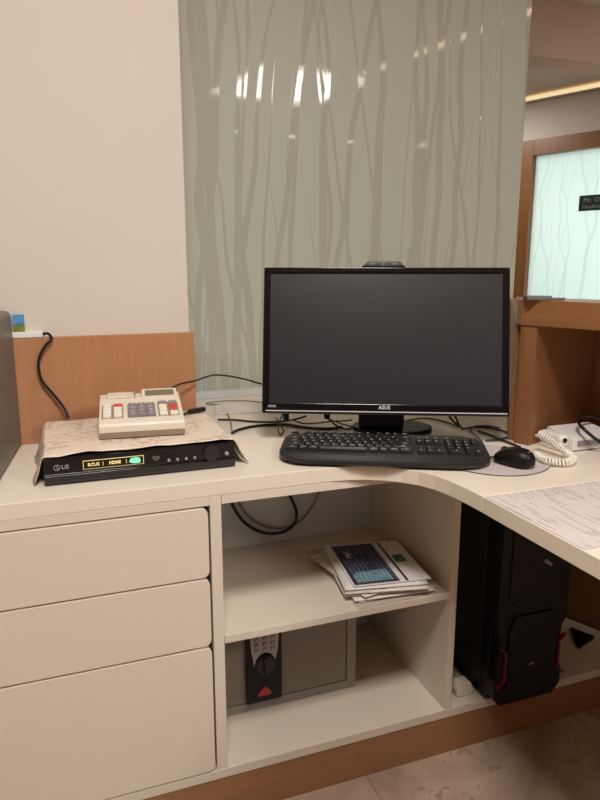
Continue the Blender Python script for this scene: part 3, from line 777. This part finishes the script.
for r_ in range(4):
    for c_ in range(3):
        x, z_ = -0.0815 + c_ * 0.0195, 0.1635 + r_ * 0.0135
        b3 = MB().box(x - 0.0055, x + 0.0055, -0.0185, -0.0165, z_ - 0.0042, z_ + 0.0042, bev=0.0012)
        b3.text(['*', '0', '#', '7', '8', '9', '4', '5', '6', '1', '2', '3'][r_ * 3 + c_], 0.007, T(x, -0.0187, z_) @ FRONT, m=1)
        b3.build('keypad_button', ['kgrey', 'white_ink'], pn)
MB().cyl((-0.0605, -0.014, 0.124), (-0.0605, -0.022, 0.124), 0.0245, 0.023, n=36).box(-0.066, -0.055, -0.031, -0.022, 0.102, 0.146, bev=0.002, Mx=T(-0.0605, 0, 0.124) @ Matrix.Rotation(R(-8), 4, 'Y') @ T(0.0605, 0, -0.124)).build('dial', 'black2', pn)
tr = MB().prism([(-0.077, 0.043), (-0.048, 0.043), (-0.045, 0.0475), (-0.058, 0.066), (-0.0625, 0.066), (-0.079, 0.049)], -0.0162, -0.0142, 'y', bev=0.0008, m=0)
tr.build('emblem', 'red', pn, label='red triangular emblem')

# ================================================================== computer tower
pcw, pcd, pch = 0.1975, 0.415, 0.50
pc = thing('computer_tower', 'black computer tower with red trim standing under the desk wing', 'computer', (0.9065, 1.137, 0.1195))
MB().box(0.004, pcw - 0.004, 0.030, pcd, 0.008, pch, bev=0.004).build('case', 'black', pc)
out = [(0.018, 0.006), (pcw - 0.024, 0.006), (pcw - 0.004, 0.032), (pcw - 0.004, 0.075), (pcw - 0.012, 0.090), (pcw - 0.012, 0.185), (pcw, 0.205), (pcw, pch), (0, pch), (0, 0.205), (0.010, 0.185), (0.010, 0.090), (0.0, 0.075), (0.0, 0.030)]
MB().prism(out, 0.0, 0.029, 'y', bev=0.003).build('front_panel', 'black', pc)
MB().prism([(0.040, 0.03), (pcw - 0.040, 0.03), (pcw - 0.030, 0.06), (pcw - 0.030, 0.20), (pcw - 0.045, 0.235), (0.045, 0.235), (0.030, 0.20), (0.030, 0.06)], -0.006, 0.0, 'y', bev=0.002).build('grille', 'black', pc)
MB().box(0.025, pcw - 0.025, -0.004, 0.0, 0.28, pch - 0.02, bev=0.0015).build('drive_panel', 'black', pc)
for sx in (0, 1):
    P = [(0.0125, 0.0935), (0.0165, 0.0935), (0.026, 0.10), (0.026, 0.172), (0.012, 0.184), (0.008, 0.184), (0.021, 0.170), (0.021, 0.102)]
    P = [(0.004, 0.060), (0.0245, 0.079), (0.0245, 0.150), (0.006, 0.166), (0.004, 0.1635), (0.0205, 0.1485), (0.0205, 0.0808), (0.002, 0.0635)]
    if sx: P = [(pcw - x, z_) for x, z_ in P]
    MB().prism(P, -0.0095, 0.0005, 'y', bev=0.0006).build('accent_strip', 'redpc', pc, label='red trim strip')
bg = MB().prism([(0.088, 0.104), (0.104, 0.1055), (0.108, 0.109), (0.092, 0.108)], -0.0068, -0.006, 'y'); bg.build('badge', 'dim_ink', pc)
MB().prism([(0.112, 0.362), (0.134, 0.348), (0.138, 0.353), (0.118, 0.368)], -0.0055, -0.004, 'y', bev=0.0005).build('power_button', 'kgrey', pc)
MB().tube([(0.030, -0.001, 0.26), (0.075, -0.002, 0.292), (0.118, -0.003, 0.345)], 0.0012).build('groove', 'black2', pc)
for (x, y) in ((0.03, 0.10), (pcw - 0.03, 0.10), (0.03, pcd - 0.05), (pcw - 0.03, pcd - 0.05)):
    MB().cyl((x, y, 0.0003), (x, y, 0.009), 0.013, n=16).build('foot', 'black', pc)
MB().box(0.0015, 0.004, 0.06, pcd - 0.03, 0.04, pch - 0.04, bev=0.001).build('side_panel', 'black2', pc)

pb = thing('plug', 'small white plug block on the base board beside the tower', 'plug', (0.876, 1.222, 0.1195))
MB().prism([(-0.022, 0), (0.022, 0), (0.024, 0.018), (0.016, 0.034), (-0.014, 0.036), (-0.024, 0.022)], -0.016, 0.016, 'y', bev=0.004).build('body', 'ivory', pb)
MB().tube([(0.0, 0.014, 0.012), (-0.004, 0.06, 0.010), (0.004, 0.12, 0.006), (-0.006, 0.2, 0.006)], 0.003).build('cord', 'cord', pb)
wd = tag(MB().prism([(0.02, 0.05), (0.05, -0.011), (-0.03, -0.039), (-0.012, 0.0)], 0.0, 0.011, 'z', bev=0.002).build('pedal', 'black'), 'flat black triangular piece lying on the base board right of the tower', 'pedal')
wd.location = (1.312, 1.305, 0.1197)

# ================================================================== cables and odds and ends on the desk
def cable(name, label, pts, r, mat='cable', cat='cable', ends=None):
    o = MB().tube(pts, r).build(name, mat)
    return tag(o, label, cat)
z5 = TOP + 0.0038
cable('cable', 'thick black cable on desk running from disc player to monitor stand', [D(232, 433, z5), D(238, 430, z5), D(250, 427, z5), D(266, 425, z5), D(284, 424.5, z5), D(302, 427, z5), D(318, 428.5, z5), D(332, 428.5, z5), D(342, 427, z5)], 0.0036)
cable('cable', 'thin black cable on desk behind disc player, above the thick one', [D(218, 419.5, z5), D(236, 420, z5), D(252, 421.5, z5), D(272, 422, z5), D(286, 421, z5), D(300, 418, z5 + 0.004), D(306, 416, z5 + 0.006)], 0.0026)
cable('cable', 'thin black cable arching from calculator to behind the monitor', [V(172, 387.5, 1.53), V(182, 383.5, 1.555), V(196, 380.5, 1.572), V(206, 377, 1.60), V(216, 375, 1.63), V(232, 376.5, 1.63), V(248, 380, 1.61), V(262, 384, 1.58), V(285, 388, 1.53)], 0.0022)
cable('cable', 'thin grey cable curling down on desk behind the disc player', [D(206, 404, z5), D(216, 404.5, z5), D(224, 409, z5), D(229, 417, z5), D(231, 424, z5), D(232, 430, z5)], 0.0018, 'greyc')
cable('cable', 'thin grey cable lying on the desk by the glass track', [D(206, 403, z5), D(222, 401, z5), D(244, 400.5, z5), D(262, 402, z5), D(285, 401, z5)], 0.0016, 'greyc')
pl = thing('plug', 'slim black plug lying on the patterned cover beside the calculator', 'plug', tuple(D(196, 408.5, 0.8185)), R(24))
MB().box(-0.022, 0.026, -0.006, 0.006, -0.0105, 0.001, bev=0.004).build('body', 'cable', pl)
MB().tube([(-0.022, 0, -0.005), (-0.032, -0.002, -0.007), (-0.05, -0.004, -0.0085)], 0.0028).build('cord', 'cable', pl)
tie = cable('cable_tie', 'knotted black cable loop hanging under the monitor left corner', [D(284, 412, 0.79), D(280, 420, 0.775), D(278, 428, 0.762), D(280, 435, z5), D(283.5, 431, 0.76), D(280, 424, 0.772), D(276, 418, 0.782)], 0.0018, cat='cable')
hd = thing('cable', 'black plug and lead sagging below the monitor at left', 'cable', tuple(D(286, 418, 0.795)))
hp = Vector(hd.location)
MB().cyl((0, 0, 0.022), (0, 0, -0.006), 0.009, 0.007, n=14).build('connector', 'black', hd)
MB().tube([Vector((0, 0, -0.006)), D(293, 420, 0.775) - hp, D(303, 423.5, 0.764) - hp, D(318, 423, 0.760) - hp, D(330, 421.5, 0.760) - hp, D(342, 421, 0.760) - hp, D(352, 420, 0.760) - hp], 0.0019).build('lead', 'cable', hd)
h2 = thing('cable', 'black plug with two leads below the monitor near its stand', 'cable', tuple(D(327, 416, 0.80)))
hp = Vector(h2.location)
MB().cyl((0, 0, 0.020), (0, 0, -0.006), 0.009, 0.007, n=14).build('connector', 'black', h2)
MB().tube([Vector((0, 0, -0.006)), D(331, 421, 0.778) - hp, D(337, 426, 0.760) - hp, D(346, 429, z5) - hp, D(356, 426, z5) - hp], 0.0022).build('lead', 'cable', h2)
MB().tube([Vector((0.002, 0.002, -0.006)), D(334, 421, 0.778) - hp, D(342, 424, 0.762) - hp, D(352, 426.5, z5) - hp], 0.0016).build('lead', 'cable', h2)
cable('cable', 'black cable on desk sloping from the monitor stand to the right', [D(404, 421, z5), D(420, 418.5, z5), D(436, 419.5, z5), D(452, 424, z5), D(458, 427, z5)], 0.0022)
cable('cable', 'black cable hanging from the monitor edge right of the stand', [D(449, 416, 0.785), D(453, 421, 0.773), D(458, 425, 0.760), D(463, 429, z5)], 0.003)
cable('cable', 'second black cable hanging beside the first, right of the stand', [D(452, 412, 0.79), D(456, 418, 0.775), D(458.5, 424, 0.762), D(462, 428.5, z5)], 0.0024)
cable('cable', 'black cable looping on desk from the monitor to the wooden end panel', [D(464, 429, z5), D(473, 427, z5), D(486, 427.5, z5), D(500, 430, z5), D(509, 433.5, z5)], 0.0024)
cable('cable', 'black cable crossing on desk just above the mouse to the panel', [D(478, 431, z5), D(490, 435, z5), D(502, 440, z5), D(510, 443, z5), D(520, 447, z5)], 0.0028)
cable('cable', 'thin black cable on desk rising to the right behind the mouse', [D(486, 440.5, z5), D(496, 440, z5), D(505, 438, z5), D(511, 436, z5)], 0.0022)

# loose papers by the glass
lpz = tag(MB().prism([(-0.09, -0.055), (0.085, -0.06), (0.095, 0.05), (-0.08, 0.055)], 0, 0.005, 'z', bev=0.0015).build('paper_bundle', 'paper'), 'flat cream paper bundle lying on desk by the glass track', 'paper')
lpz.location = (0.49, 1.775, TOP + 0.0004); lpz.rotation_euler = (0, 0, R(-6))

# black cable loops in the top of the shelf bay
cable('cable', 'thick black cable loop hanging at the back of the upper shelf', [V(230, 498, 1.57), V(234, 508, 1.57), V(243, 521, 1.57), V(256, 530, 1.57), V(270, 533.5, 1.57), V(284, 531.5, 1.57), V(294, 524, 1.57), V(296.5, 513, 1.57), V(293, 502, 1.57), V(287, 490, 1.57)], 0.0042)
cable('cable', 'thin grey cable loop hanging at the back of the upper shelf', [V(238, 500, 1.578), V(244, 511, 1.578), V(254, 521, 1.578), V(268, 527, 1.578), V(284, 528, 1.578), V(300, 521, 1.578), V(311, 508, 1.578), V(320, 490, 1.578)], 0.0026, 'greyc')

# ------------------------------------------------------------------ colour management
SC.view_settings.view_transform = 'Standard'
SC.view_settings.look = 'None'
SC.view_settings.exposure = 0.02
SC.view_settings.gamma = 1.0
SC.view_settings.use_curve_mapping = False
